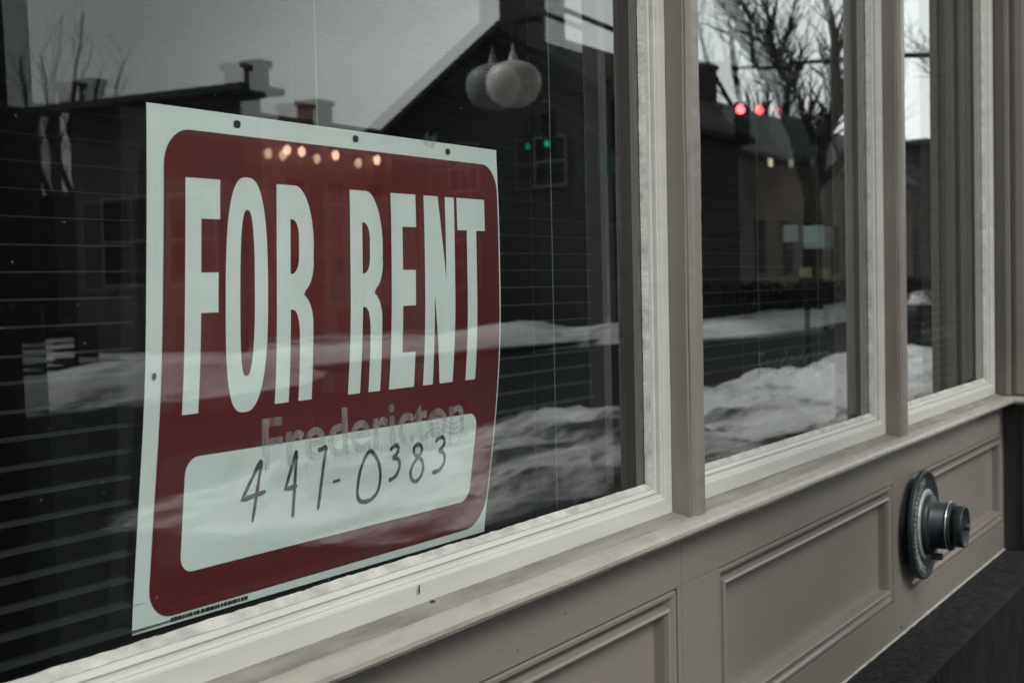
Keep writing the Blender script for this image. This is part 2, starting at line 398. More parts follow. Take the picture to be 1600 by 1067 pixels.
# pier at the right end, projecting toward the street
bm = bmesh.new()
box(bm, 3.503, 4.25, -.128, .30, -.300, 3.0, .003)
box(bm, 3.4915, 3.503, -.0560, -.0440, -.286, 2.0, .002)
box(bm, 3.4930, 3.503, -.0900, -.0660, -.286, 2.0, .004)
box(bm, 3.4950, 3.503, -.128, -.1080, -.286, 2.0, .002)
pier = part('pier', bm, 'taupe')
bm = bmesh.new(); rows = []
for i in range(40):
    y = -.030-.135*i/39
    rows.append([bm.verts.new((3.503+(a+.030), y, b)) for a, b in SP[1:]])
for A, B in zip(rows, rows[1:]):
    for j in range(len(SP)-2): bm.faces.new((A[j], A[j+1], B[j+1], B[j]))
part('pier_sill', fixn(bm), 'sill')
bm = bmesh.new(); box(bm, 3.520, 4.25, -.128, .30, -.660, -.307, .003); box(bm, 3.512, 3.520, -.110, -.075, -.64, -.32, .002)
part('pier_plinth', bm, 'plinth')

# the wall over and beside the windows
bm = bmesh.new()
box(bm, -6, 4.25, -.045, .12, 1.80, 2.30, .004); box(bm, -6, 4.25, -.12, .12, 2.302, 2.42, .01)
box(bm, -6, -.402, -.032, .12, -.66, 1.797, .004)
part('fascia', bm, 'taupe')
bm = bmesh.new(); box(bm, -6, 16, -.02, .30, 2.424, 9.0); box(bm, 4.254, 16, -.02, .30, GZ, 2.42)
part('brick_upper_wall', bm, 'brick_brown')
bm = bmesh.new(); box(bm, -6, -.605, -.147, .1, GZ, -.662); part('stone_base_end', bm, 'tooled')
# small marks on the paint
for (x, y, z, h, w) in ((1.0455, -.02255, -.2705, .0042, .0011),):
    bm = bmesh.new(); box(bm, x-w/2, x+w/2, y, y+.001, z-h, z+h, .0003); box(bm, x-.0014, x, y-.0002, y+.001, z-.0016, z+.0008, .0003)
    part('paint_scratch', bm, 'ink')
bm = bmesh.new(); bmesh.ops.create_icosphere(bm, subdivisions=2, radius=.0022, matrix=Matrix.Translation((1.064, -.0235, -.2850)) @ Matrix.Diagonal((1.8, 1, .6, 1)))
part('paint_chip', bm, 'ink')
for (x, z, r) in ((2.46, -.418, .0030), (2.55, -.36, .0012), (2.60, -.645, .0035), (3.30, -.322, .0028), (3.27, -.325, .0018), (1.30, -.345, .0010), (1.20, -.36, .0009), (2.02, -.34, .0011), (1.79, -.36, .0010)):
    yy = F-.0003 if z > -.37 or z < -.6 else F+.0215
    bm = bmesh.new(); bmesh.ops.create_icosphere(bm, subdivisions=2, radius=r, matrix=Matrix.Translation((x, yy, z)) @ Matrix.Diagonal((1, .4, 1, 1)))
    part('nail_mark', bm, 'ink')

# ------------------------------------------------------------------ room behind the glass
def setting(name, bm, mat):
    return tag(obj(name, bm, mat), kind='structure')
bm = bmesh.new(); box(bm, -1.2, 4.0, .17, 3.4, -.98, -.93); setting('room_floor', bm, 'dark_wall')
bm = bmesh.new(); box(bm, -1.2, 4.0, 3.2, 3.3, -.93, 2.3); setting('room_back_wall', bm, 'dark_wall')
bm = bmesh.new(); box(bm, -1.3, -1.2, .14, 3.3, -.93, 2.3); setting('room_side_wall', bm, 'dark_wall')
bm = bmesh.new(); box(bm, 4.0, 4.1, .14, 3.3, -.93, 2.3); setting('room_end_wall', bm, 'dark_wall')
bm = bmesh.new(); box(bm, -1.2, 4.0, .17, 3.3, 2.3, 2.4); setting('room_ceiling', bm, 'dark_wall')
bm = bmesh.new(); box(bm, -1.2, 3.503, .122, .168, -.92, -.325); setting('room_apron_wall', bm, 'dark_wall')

# ------------------------------------------------------------------ blinds
def blind(x0, x1, label, cords, phase):
    e = empty('venetian_blind', label, 'blind', ((x0+x1)/2, .0725, 1.72), 'venetian blinds hanging inside the windows')
    L = Vector(e.location)
    bm = bmesh.new(); z = -.262+phase; w = .0125
    k = 0
    while z < 1.68:
        tl = -.02+.02*nz(k*.9, phase*50); rows = []
        nxs = 26
        for i in range(nxs+1):
            x = x0+(x1-x0)*i/nxs; sag = .0010*nz(x*2.2, k*1.7, phase*9)
            rows.append([bm.verts.new(Vector((x, .0725+w*s, z+sag+.0018*(1-s*s)+s*w*tl))-L) for s in (-1, -.5, 0, .5, 1)])
        for A, B in zip(rows, rows[1:]):
            for j in range(4): bm.faces.new((A[j], A[j+1], B[j+1], B[j]))
        z += .0195; k += 1
    obj('slats', bm, 'slat', e, True)
    for cx in cords:
        for dy, rr in ((-.0135, .0005), (.0135, .0005)):
            bm = bmesh.new(); tube(bm, [Vector((cx, .0725+dy, -.275))-L, Vector((cx, .0725+dy, 1.70))-L], [rr, rr], 5)
            obj('ladder_cord', bm, 'cord', e)
    bm = bmesh.new(); box(bm, x0, x1, .058, .087, 1.70, 1.745, .002)
    for v in bm.verts: v.co -= L
    obj('headrail', bm, 'slat', e)
    bm = bmesh.new(); box(bm, x0, x1, .061, .084, -.2880, -.2740, .003)
    for v in bm.verts: v.co -= L
    obj('bottom_rail', bm, 'slat', e)
blind(-.33, 1.560, 'grey venetian blind behind the for rent sign in the large left window', (-.1, .46, 1.020, 1.454), .004)
blind(1.690, 2.495, 'grey venetian blind inside the middle window between the two mullions', (1.80, 2.127, 2.42), .009)
blind(2.640, 3.430, 'grey venetian blind inside the farthest window beside the end pier', (2.78, 3.05, 3.34), .002)

# ------------------------------------------------------------------ FOR RENT sign
XL, XR, ZS1, ZS0 = .7800, 1.2828, .1406, -.2615
ZL = [(.145, .030), (-.05, .039), (-.11, .045), (-.18, .054), (-.27, .064)]
ZR = [(.145, .030), (.05, .0275), (-.04, .0275), (-.10, .032), (-.18, .042), (-.27, .056)]
def itp(t, z):
    if z >= t[0][0]: return t[0][1]
    for a, b in zip(t, t[1:]):
        if z >= b[0]:
            q = (a[0]-z)/(a[0]-b[0]); q2 = q
            return a[1]+(b[1]-a[1])*q2
    return t[-1][1]
def sm(t, z): return sum(itp(t, z+d) for d in (-.03, -.015, 0, .015, .03))/5
def dep(X, z):
    u = (X-XL)/(XR-XL)
    return sm(ZL, z)*(1-u)+sm(ZR, z)*u+.0006*nz(X*9, z*9, 2)
sign = empty('for_rent_sign', 'red and white plastic FOR RENT sign with a handwritten phone number, taped inside the glass', 'sign', ((XL+XR)/2, .03, ZS0))
SL = Vector(sign.location)
def flat(name, loops, mat, lift, step=.010):
    """polygon (with holes) cut into strips and bent onto the sheet; a thin solid film"""
    lp = [[Vector((x, 0, z)) for x, z in l] for l in loops]
    l2 = [[Vector((v.x, v.z, 0)) for v in l] for l in lp]
    tri = tessellate_polygon(l2); bm = bmesh.new()
    vs = [bm.verts.new((v.x, 0, v.y)) for l in l2 for v in l]
    for t in tri:
        try: bm.faces.new([vs[i] for i in t])
        except ValueError: pass
    zz = [v.co.z for v in bm.verts]; xx = [v.co.x for v in bm.verts]
    z = min(zz)+step
    while z < max(zz):
        bmesh.ops.bisect_plane(bm, geom=bm.verts[:]+bm.edges[:]+bm.faces[:], plane_co=(0, 0, z), plane_no=(0, 0, 1)); z += step
    x = min(xx)+.03
    while x < max(xx):
        bmesh.ops.bisect_plane(bm, geom=bm.verts[:]+bm.edges[:]+bm.faces[:], plane_co=(x, 0, 0), plane_no=(1, 0, 0)); x += .03
    for v in bm.verts: v.co = Vector((v.co.x, dep(v.co.x, v.co.z)-lift, v.co.z))-SL
    for f in bm.faces:
        f.normal_update()
        if f.normal.y > 0: f.normal_flip()
    return obj(name, bm, mat, sign, True)
def rrect(pts, rads, n=8):
    """rounded quad; pts TL,TR,BR,BL"""
    out = []
    for i in range(4):
        p = Vector(pts[i]); a = (Vector(pts[i-1])-p).normalized(); b = (Vector(pts[(i+1) % 4])-p).normalized(); r = rads[i]
        for k in range(n+1):
            t = k/n*math.pi/2
            out.append(tuple(p+a*r*(1-math.sin(t))+b*r*(1-math.cos(t))))
    return out
def circ(x, z, rx, rz, n=24, sq=2.0):
    o = []
    for i in range(n):
        a = 2*math.pi*i/n; c, s = math.cos(a), math.sin(a)
        o.append((x+rx*abs(c)**(2/sq)*(1 if c > 0 else -1), z+rz*abs(s)**(2/sq)*(1 if s > 0 else -1)))
    return o
flat('sheet', [[(XL, ZS1), (XR, ZS1), (XR-.001, ZS0), (XL, ZS0)]], 'sheet', 0)
flat('red_field', [rrect([(.7975, .1240), (1.2795, .1240), (1.2795, -.2535), (.7955, -.2545)], [.027, .027, .034, .027], 10)], 'red', .0005)
flat('number_box', [rrect([(.8262, -.1300), (1.2440, -.1310), (1.2430, -.2225), (.8270, -.2225)], [.014]*4, 8)], 'letter', .0009)
TZ, BZ = .0875, -.0957
def L(*loops): flat('letter', list(loops), 'letter', .0009)
L([(.8195, TZ), (.8583, TZ), (.8583, .0564), (.8370, .0564), (.8370, .0145), (.8565, .0145), (.8565, -.0170), (.8370, -.0170), (.8370, BZ), (.8193, BZ)])
L(circ(.8902, -.0042, .0255, .0953, 56, 2.75), circ(.8906, -.0025, .0088, .0675, 40, 2.7))
def letterR(x):
    def arc(cx, cz, rx, rz, a0, a1, n=10): return [(cx+rx*math.cos(R(a0+(a1-a0)*i/n)), cz+rz*math.sin(R(a0+(a1-a0)*i/n))) for i in range(n+1)]
    o = [(x, TZ), (x+.024, TZ)]+arc(x+.024, TZ-.050, .0245, .050, 88, 0, 10)+[(x+.0480, .0250)]+arc(x+.033, .0240, .0155, .0260, 0, -72, 6)
    o += arc(x+.028, -.0300, .0195, .0270, 68, 4, 6)+[(x+.0478, -.0600), (x+.0482, BZ), (x+.0305, BZ), (x+.0300, -.0480)]+arc(x+.0215, -.0400, .0083, .0225, -10, 85, 7)+[(x+.0178, -.0172), (x+.0178, BZ), (x, BZ)]
    i = [(x+.0178, .0590), (x+.0195, .0590)]+arc(x+.0200, .0450, .0088, .0140, 80, 0, 6)+arc(x+.0200, .0270, .0088, .0140, 0, -80, 6)+[(x+.0178, .0125)]
    L(o, i)
letterR(.9268); letterR(1.0262)
L([(1.0885, TZ), (1.1292, TZ), (1.1292, .0566), (1.1065, .0566), (1.1065, .0160), (1.1275, .0160), (1.1275, -.0178), (1.1065, -.0178), (1.1065, -.0620), (1.1278, -.0620), (1.1278, BZ), (1.0880, BZ)])
L([(1.1430, TZ), (1.1672, TZ), (1.1797, .0060), (1.1797, TZ), (1.1960, TZ), (1.1940, BZ), (1.1710, BZ), (1.1592, -.0080), (1.1592, BZ), (1.1428, BZ)])
L([(1.2010, TZ), (1.2528, TZ), (1.2528, .0555), (1.2360, .0555), (1.2350, BZ), (1.2172, BZ), (1.2180, .0555), (1.2010, .0555)])
# marker strokes
STR = [[(.9139, -.1415), (.9035, -.1575), (.8937, -.1728), (.9085, -.1712), (.9224, -.1694)], [(.9150, -.1425), (.9120, -.1680), (.9089, -.1934)],
       [(.9585, -.1384), (.9530, -.1560), (.9479, -.1710), (.9560, -.1708), (.9632, -.1700)], [(.9592, -.1392), (.9600, -.1700), (.9608, -.1975)],
       [(.9880, -.1413), (.9930, -.1410), (.9990, -.1403), (.9978, -.1520), (.9962, -.1720), (.9944, -.1957)], [(1.0128, -.1732), (1.0223, -.1723)],
       [(1.0640, -.1500), (1.0575, -.1570), (1.0520, -.1680), (1.0503, -.1800), (1.0508, -.1900), (1.0555, -.1962), (1.0640, -.1982), (1.0735, -.1968), (1.0815, -.1910), (1.0842, -.1820), (1.0830, -.1710), (1.0780, -.1610), (1.0700, -.1530), (1.0630, -.1500)],
       [(1.0960, -.1540), (1.1015, -.1500), (1.1075, -.1503), (1.1094, -.1545), (1.1065, -.1590), (1.1020, -.1615), (1.1090, -.1630), (1.1132, -.1675), (1.1128, -.1740), (1.1080, -.1800), (1.0979, -.1829)],
       [(1.1440, -.1528), (1.1385, -.1530), (1.1349, -.1565), (1.1370, -.1620), (1.1450, -.1660), (1.1510, -.1710), (1.1531, -.1790), (1.1495, -.1860), (1.1430, -.1893), (1.1360, -.1865), (1.1324, -.1795), (1.1350, -.1725), (1.1420, -.1660), (1.1480, -.1610), (1.1475, -.1555), (1.1420, -.1526)],
       [(1.1710, -.1540), (1.1760, -.1505), (1.1830, -.1503), (1.1872, -.1550), (1.1840, -.1605), (1.1790, -.1630), (1.1860, -.1655), (1.1898, -.1710), (1.1885, -.1780), (1.1810, -.1830), (1.1701, -.1842)]]
def smooth_path(p, n=5):
    if len(p) < 3: return p
    out = []
    q = [p[0]]+list(p)+[p[-1]]
    for i in range(1, len(q)-2):
        for k in range(n):
            t = k/n; a, b, c, d = (Vector(q[i-1]), Vector(q[i]), Vector(q[i+1]), Vector(q[i+2]))
            out.append(tuple(.5*((2*b)+(c-a)*t+(2*a-5*b+4*c-d)*t*t+(3*b-a-3*c+d)*t**3)))
    out.append(tuple(p[-1])); return out
CORN = {0, 2, 4}
for si, s in enumerate(STR):
    if si in (0, 2): pts = [Vector(s[0]).lerp(Vector(s[2]), k/6) for k in range(7)]+[Vector(s[2]).lerp(Vector(s[4]), k/5) for k in range(1, 6)]
    else: pts = smooth_path(s)
    bm = bmesh.new(); P3 = [Vector((p[0], dep(p[0], p[1])-.0013, p[1])) for p in pts]; pr = None
    for i, p in enumerate(P3):
        d = (P3[min(i+1, len(P3)-1)]-P3[max(i-1, 0)]).normalized(); a = d.cross(Vector((0, 1, 0))).normalized()
        wd = .0020+.0006*nz(i*.5, si); wd *= (.65 if i in (0, len(P3)-1) else 1)
        ringv = [bm.verts.new(p+a*wd*math.cos(t*math.pi/4)+Vector((0, 1, 0))*.00025*math.sin(t*math.pi/4)-SL) for t in range(8)]
        if pr:
            for t in range(8): bm.faces.new((pr[t], pr[(t+1) % 8], ringv[(t+1) % 8], ringv[t]))
        else: bm.faces.new(ringv)
        pr = ringv
    bm.faces.new(list(reversed(pr)))
    obj('marker_stroke', fixn(bm), 'ink', sign)
# punched holes with dark behind, small print, tape
for (x, z) in ((.8793, .1330), (1.0373, .1335), (1.1890, .1325)): flat('hole', [circ(x, z, .0042, .0030, 20, 2.6)], 'ink', .0006)
for (x, z) in ((.7885, -.0634), (1.2770, -.0641)): flat('hole', [circ(x, z, .0022, .0028, 18)], 'ink', .0009)
x = .8198
while x < .906:
    w = random.uniform(.0015, .0052); flat('small_print', [[(x, -.2560), (x+w, -.2560), (x+w, -.2592), (x, -.2592)]], 'ink', .0008, .02); x += w+random.uniform(.0006, .0018)
bm = bmesh.new()
tp = [(1.140, .1405, 0), (1.149, .1500, -.003), (1.158, .1440, .002), (1.1655, .1515, -.004), (1.166, .1385, 0), (1.158, .1330, -.001), (1.149, .1350, .001)]
vs = [bm.verts.new(Vector((a, dep(a, b)-.0022+c*.5, b))-SL) for a, b, c in tp]; bm.faces.new(vs); bmesh.ops.triangulate(bm, faces=bm.faces[:])
obj('tape', bm, 'resid2', sign)

# ------------------------------------------------------------------ old lettering left on the glass
def glass_text(txt, x, z, h, width, mat, parent, name, drips, bold=.0):
    cu = bpy.data.curves.new(name, 'FONT'); cu.body = txt; cu.size = 1; cu.resolution_u = 6; cu.offset = bold
    t = bpy.data.objects.new(name, cu); COL.objects.link(t)
    dg = bpy.context.evaluated_depsgraph_get(); me = bpy.data.meshes.new_from_object(t.evaluated_get(dg))
    bpy.data.objects.remove(t)
    bm = bmesh.new(); bm.from_mesh(me); mx = max(v.co.x for v in bm.verts); mn = min(v.co.x for v in bm.verts)
    my = max(v.co.y for v in bm.verts)
    for v in bm.verts:
        X = x+(v.co.x-mn)/(mx-mn)*width; Z = z+v.co.y/my*h
        v.co = Vector((X, -.0004, Z))
    rnd = random.Random(3)
    for i in range(drips):
        a = x+width*(i+rnd.random()*.7)/drips; w = .0006+.0012*rnd.random(); l = .003+.010*rnd.random(); t0 = z-.0005+h*.1*rnd.random()
        vs = [bm.verts.new((a, -.00045-.00001*i, t0)), bm.verts.new((a+w, -.00045-.00001*i, t0)), bm.verts.new((a+w*.7, -.00045-.00001*i, t0-l)), bm.verts.new((a+w*.2, -.00045-.00001*i, t0-l*.9))]
        bm.faces.new(vs)
    return obj(name, bm, mat, parent)
glass_text('Fredericton', .863, -.1415, .040, .298, 'resid', W1, 'faded_lettering', 20, .017)
bm = bmesh.new()
for k in range(3):
    pts = []
    for i in range(22):
        t = i/21; pts.append((1.096+.064*t, -.0006-.00003*k, -.127-.0050*k+.0042*math.sin(t*6.0+.3)+.001*nz(i*.5, k)))
    for i in range(21):
        a, b = pts[i], pts[i+1]; w = .0010
        bm.faces.new([bm.verts.new((a[0], a[1], a[2]+w)), bm.verts.new((b[0], b[1], b[2]+w)), bm.verts.new((b[0], b[1], b[2]-w)), bm.verts.new((a[0], a[1], a[2]-w))])
bmesh.ops.remove_doubles(bm, verts=bm.verts[:], dist=.00001)
obj('wave_mark', bm, 'resid', W1)
glass_text('Fredericton', 1.965, -.1430, .036, .330, 'resid2', W2, 'faded_lettering', 14)
glass_text('Fredericton', 2.889, -.1330, .038, .300, 'resid2', W3, 'faded_lettering', 10)

# ------------------------------------------------------------------ fire department connection
FC = Vector((2.682, -.050, -.466))
fdc = empty('standpipe_connection', 'round dark metal fire standpipe connection with a capped inlet on the riser panel', 'pipe fitting', FC)
O = (0, 0, 0)
bm = bmesh.new(); lathe(bm, [(.050, 0), (.1005, 0), (.1025, .0010), (.1030, .0020), (.1030, .0080), (.1020, .0098), (.0985, .0102), (.0960, .0098), (.0955, .0092), (.060, .0092), (.050, .0092)]); obj('face_plate', fixn(bm), 'platemetal', fdc, True).data.polygons.foreach_set('use_smooth', [False]*0 or [True]*(48*10))
# dark gap ring behind the plate
bm = bmesh.new(); lathe(bm, [(.084, -.028), (.084, 0), (.02, 0)]); obj('pipe_sleeve', fixn(bm), 'castiron', fdc, True)
bm = bmesh.new(); lathe(bm, [(.0540, .0093), (.0540, .0125), (.0640, .0125), (.0665, .0110), (.0665, .0093)]); obj('raised_ring', fixn(bm), 'worn', fdc, True)
bm = bmesh.new(); rnd = random.Random(5); a = 100.
while a < 262:                                    # worn raised characters round the plate
    w = rnd.uniform(2.4, 5.0); r0, r1 = .0775, .0905
    for (p, q, s, t) in ((a, a+1.1, r0, r1), (a, a+w, r1-.003, r1), (a+w*.4, a+w, r0, r0+.003)) if rnd.random() < .6 else ((a, a+1.1, r0, r1), (a+w-1.1, a+w, r0, r1), (a, a+w, .0825, .0855)):
        vs = [Vector((-math.cos(R(g))*rr*-1, -h, math.sin(R(g))*rr)) for h in (.0088, .0112) for g, rr in ((p, s), (q, s), (q, t), (p, t))]
        v = [bm.verts.new(k+Vector((0, rnd.uniform(-.00008, .00008), 0))) for k in vs]
        for f in ((4, 5, 6, 7), (0, 1, 5, 4), (1, 2, 6, 5), (2, 3, 7, 6), (3, 0, 4, 7)): bm.faces.new([v[i] for i in f])
    a += w+2.6
obj('raised_characters', fixn(bm), 'worn', fdc)
bm = bmesh.new(); lathe(bm, [(.056, .012), (.056, .020), (.0535, .022), (.0470, .024), (.0435, .027), (.0435, .048), (.0425, .049), (.0425, .051), (.0445, .052), (.0450, .058), (.0440, .059), (.038, .060), (.030, .060)], seg=56); b = obj('inlet_body', fixn(bm), 'castiron', fdc, True)
bm = bmesh.new(); lathe(bm, [(.0440, .0525), (.0466, .0530), (.0466, .0545), (.0440, .0550)], seg=56); obj('bright_rim', fixn(bm), 'chrome', b, True)
bm = bmesh.new(); lathe(bm, [(.032, .058), (.032, .0640), (.0370, .0645), (.0385, .066), (.0385, .0795), (.0375, .0810), (.0355, .0816), (.0352, .0805), (.001, .0805)], seg=56); c = obj('cap', fixn(bm), 'castiron', fdc, True)
bm = bmesh.new(); lathe(bm, [(.0065, .0800), (.0065, .0865), (.0050, .0880), (.0005, .0880)], seg=20); obj('cap_lug', fixn(bm), 'castiron', c, True)
bm = bmesh.new(); box(bm, -.012, .002, -.040, -.018, -.064, -.052, .002); obj('chain_tab', bm, 'platemetal', fdc)

# ------------------------------------------------------------------ street (seen only in the window glass)
def grid(x0, x1, y0, y1, nx, ny, f):
    bm = bmesh.new()
    g = [[bm.verts.new((x0+(x1-x0)*i/nx, y0+(y1-y0)*j/ny, 0)) for j in range(ny+1)] for i in range(nx+1)]
    for r in g:
        for v in r: v.co.z = f(v.co.x, v.co.y)
    for i in range(nx):
        for j in range(ny): bm.faces.new((g[i][j], g[i+1][j], g[i+1][j+1], g[i][j+1]))
    return bm
bm = bmesh.new(); box(bm, -300, 500, -500, 300, GZ-.62, GZ-.22); setting('ground', bm, 'asphalt')
bm = bmesh.new(); box(bm, -60, 300, -6.15, -.05, GZ-.2, GZ, .02); setting('pavement', bm, 'walk')
bm = bmesh.new(); box(bm, -60, 300, -15.4, -6.15, GZ-.2, GZ-.14); setting('road', bm, 'asphalt')
bm = bmesh.new(); box(bm, -60, 300, -90, -15.4, GZ-.2, GZ-.01, .02); setting('far_pavement', bm, 'walk')
def near_h(x, y):
    Y = -y; e = min(1, max(0, (Y-3.35)/.5+.45*nz(x*.6, 1)+.3*nz(x*1.9, 7)))*min(1, max(0, (6.35-Y)/.45+.3*nz(x*.8, 5)))*min(1, max(0, (x-5.9)/1.6))
    base = -.03-.13*min(1, max(0, (Y-6.0)/.15))
    return GZ+base+e*(.15+.13*nz(x*.55, y*.9)+.12*nz(x*1.5, y*2.0)+.06*nz(x*3.6, y*4.4)+.10*min(1, max(0, (x-16)/8))-base*.5)
bm = grid(6, 90, -6.6, -3.2, 620, 34, near_h); setting('snow_bank_at_kerb', bm, 'snow')
bpy.data.objects['snow_bank_at_kerb'].data.polygons.foreach_set('use_smooth', [True]*len(bpy.data.objects['snow_bank_at_kerb'].data.polygons))
def far_h(x, y):
    Y = -y; edge = 13.6 if x < 18 else (15.4 if 21 < x < 31 else (13.6+(x-18)/3*1.8 if x < 31 else max(13.4, 15.4-(x-31)*.35)))
    if x > 42: edge = min(15.2, 13.4+(x-42)*.12)
    edge += .35*nz(x*.35, 3)
    e = min(1, max(0, (Y-edge)/.8))*min(1, max(0, (x-11.6)/1.2))
    bankr = math.exp(-((Y-edge-1.6)/1.5)**2)
    return GZ-.17+e*(.16+bankr*(.30+.22*nz(x*.28, 8)+.10*nz(x*.9, y)) + .09*nz(x*.5, y*.5)+.05*nz(x*1.6, y*1.6))
bm = grid(10, 130, -34, -13, 520, 90, far_h); o = setting('snow_across_road', bm, 'snow')
o.data.polygons.foreach_set('use_smooth', [True]*len(o.data.polygons))

def building(name, label, loc, walls, wmat, roofs=(), rmat='roofdark', windows=(), chim=(), cmat='brick_dark', lit=()):
    b = empty(name, label, 'building', loc); 
    def loc_(bm):
        for v in bm.verts: v.co -= Vector(loc)
        return bm
    bm = bmesh.new()
    for w in walls: box(bm, *w)
    obj('wall', loc_(bm), wmat, b)
    for verts, faces in roofs:
        bm = bmesh.new(); vs = [bm.verts.new(v) for v in verts]
        for f in faces: bm.faces.new([vs[i] for i in f])
        obj('roof', loc_(fixn(bm)), rmat, b)
    for w in windows:
        bm = bmesh.new(); box(bm, *w); wo = obj('window', loc_(bm), 'pane', b)
        x0, x1, y0, y1, z0, z1 = w; bm = bmesh.new(); f = .07; dx, dy = (f, 0) if (x1-x0) > (y1-y0) else (0, f); zm = (z0+z1)/2
        px, py = (0, .02) if dx else (.02, 0)
        for q in ((x0-dx-px, x1+dx+px, y0-dy-py, y1+dy+py, z1, z1+f), (x0-dx-px, x1+dx+px, y0-dy-py, y1+dy+py, z0-f, z0), (x0-px, x1+px, y0-py, y1+py, zm-.03, zm+.03)): box(bm, *q)
        if dx: box(bm, x0-f, x0, y0-.02, y1+.02, z0, z1); box(bm, x1, x1+f, y0-.02, y1+.02, z0, z1)
        else: box(bm, x0-.02, x1+.02, y0-f, y0, z0, z1); box(bm, x0-.02, x1+.02, y1, y1+f, z0, z1)
        obj('window_trim', loc_(bm), 'trim', wo)
    for w in lit:
        bm = bmesh.new(); box(bm, *w); obj('window', loc_(bm), 'win_lit', b)
    for w in chim:
        bm = bmesh.new(); box(bm, *w); x0, x1, y0, y1, z0, z1 = w; box(bm, x0-.06, x1+.06, y0-.06, y1+.06, z1, z1+.15)
        obj('chimney', loc_(bm), cmat, b)
    return b
def prism(x0, x1, y0, y1, ze, zr, over=.35, t=.22):
    """gable roof slab, ridge along x"""
    ym = (y0+y1)/2; s = (zr-ze)/((y1-y0)/2); y0 -= over; y1 += over; ze -= over*s; x0 -= over; x1 += over
    v = [(x0, y0, ze), (x0, ym, zr), (x0, y1, ze), (x1, y0, ze), (x1, ym, zr), (x1, y1, ze)]
    v += [(a, b, c+t) for a, b, c in v]
    return (v, [(0, 1, 4, 3), (1, 2, 5, 4), (6, 9, 10, 7), (7, 10, 11, 8), (0, 3, 9, 6), (2, 8, 11, 5), (0, 6, 7, 1), (1, 7, 8, 2), (3, 4, 10, 9), (4, 5, 11, 10)])
def gable_end(b, loc, x, y0, y1, ze, zr, t, mat):
    bm = bmesh.new(); ym = (y0+y1)/2; a = [bm.verts.new(Vector(p)-Vector(loc)) for p in ((x, y0, ze), (x, y1, ze), (x, ym, zr), (x+t, y0, ze), (x+t, y1, ze), (x+t, ym, zr))]
    for f in ((0, 1, 2), (5, 4, 3), (0, 3, 4, 1), (1, 4, 5, 2), (2, 5, 3, 0)): bm.faces.new([a[i] for i in f])
    obj('gable', fixn(bm), mat, b)
# low flat roofed shop with a long canopy edge
L0 = (26, -23, GZ)
b = building('corner_shop', 'low dark shop with a thin overhanging flat roof reflected left of the sign', L0, [(24.6, 25.3, -25.9, -20.6, GZ, 4.05), ], 'brick_dark',
    [([(24.2, -26.3, 4.42), (25.7, -26.3, 4.42), (25.7, -20.2, 4.42), (24.2, -20.2, 4.42), (24.2, -26.3, 4.58), (25.7, -26.3, 4.58), (25.7, -20.2, 4.58), (24.2, -20.2, 4.58)],
      [(0, 1, 2, 3), (4, 5, 6, 7), (0, 1, 5, 4), (1, 2, 6, 5), (2, 3, 7, 6), (3, 0, 4, 7)])],
    windows=[(24.56, 24.62, -24.9, -23.4, .2, 2.2), (24.56, 24.62, -22.8, -21.4, .2, 2.2)], chim=[(24.8, 25.2, -25.85, -25.4, 4.58, 5.05), (25.05, 25.45, -20.85, -20.45, 4.58, 5.05)])
bm = bmesh.new(); box(bm, 24.605, 25.3, -25.9, -20.6, 4.052, 4.418)
for v in bm.verts: v.co -= Vector(L0)
obj('roof_core', bm, 'brick_dark', b)
# brick hall with a row of warm lamps
L1 = (37, -30, GZ)
wins = [(x, x+.75, -27.05, -26.95, z, z+1.35) for x in (34.0, 36.0, 38.2, 40.3) for z in (-.4, 2.0)]
b = building('brick_hall', 'warm red brick building with a row of lit lamps under its roof', L1, [(32.2, 42.5, -34, -27, GZ, 5.0)], 'brick_warm',
    [([(32, -34.2, 5.0), (42.7, -34.2, 5.0), (42.7, -26.8, 5.0), (32, -26.8, 5.0), (32, -34.2, 5.2), (42.7, -34.2, 5.2), (42.7, -26.8, 5.2), (32, -26.8, 5.2)],
      [(0, 1, 2, 3), (4, 5, 6, 7), (0, 1, 5, 4), (1, 2, 6, 5), (2, 3, 7, 6), (3, 0, 4, 7)])], windows=wins, chim=[(36.1, 36.9, -28.2, -27.4, 5.2, 5.85)], cmat='brick_warm')
for x in (33.73, 34.43, 36.12, 38.35, 39.70, 40.38):
    bm = bmesh.new(); bmesh.ops.create_icosphere(bm, subdivisions=2, radius=.12, matrix=Matrix.Translation(Vector((x, -26.72, 4.18))-Vector(L1)) @ Matrix.Diagonal((1, 1, 1.35, 1)))
    lo = obj('wall_lamp', bm, 'lamp_warm', b)
    bm = bmesh.new(); box(bm, x-.05, x+.05, -26.95, -26.70, 4.32, 4.40)
    for v in bm.verts: v.co -= Vector(L1)
    obj('lamp_bracket', bm, 'iron', lo)
# dark gabled house
L2 = (42, -21.5, GZ)
b = building('gabled_house', 'tall dark shingled house with a steep gable and wide chimney reflected right of the sign', L2, [(38, 46, -25.9, -17.1, GZ, 4.9)], 'shingle',
    [prism(38, 46, -25.9, -17.1, 4.9, 7.85, .45, .2)], 'roofdark', windows=[(37.94, 38.02, -23.6, -22.6, 3.0, 4.4), (37.94, 38.02, -20.5, -19.5, 3.0, 4.4), (37.94, 38.02, -23.6, -22.6, 0, 1.4), (40, 41, -17.12, -17.04, .2, 1.6)],
    chim=[(38.3, 39.6, -21.9, -20.3, 7.0, 10.4)])
gable_end(b, L2, 38.02, -25.9, -17.1, 4.9, 7.84, .2, 'shingle')
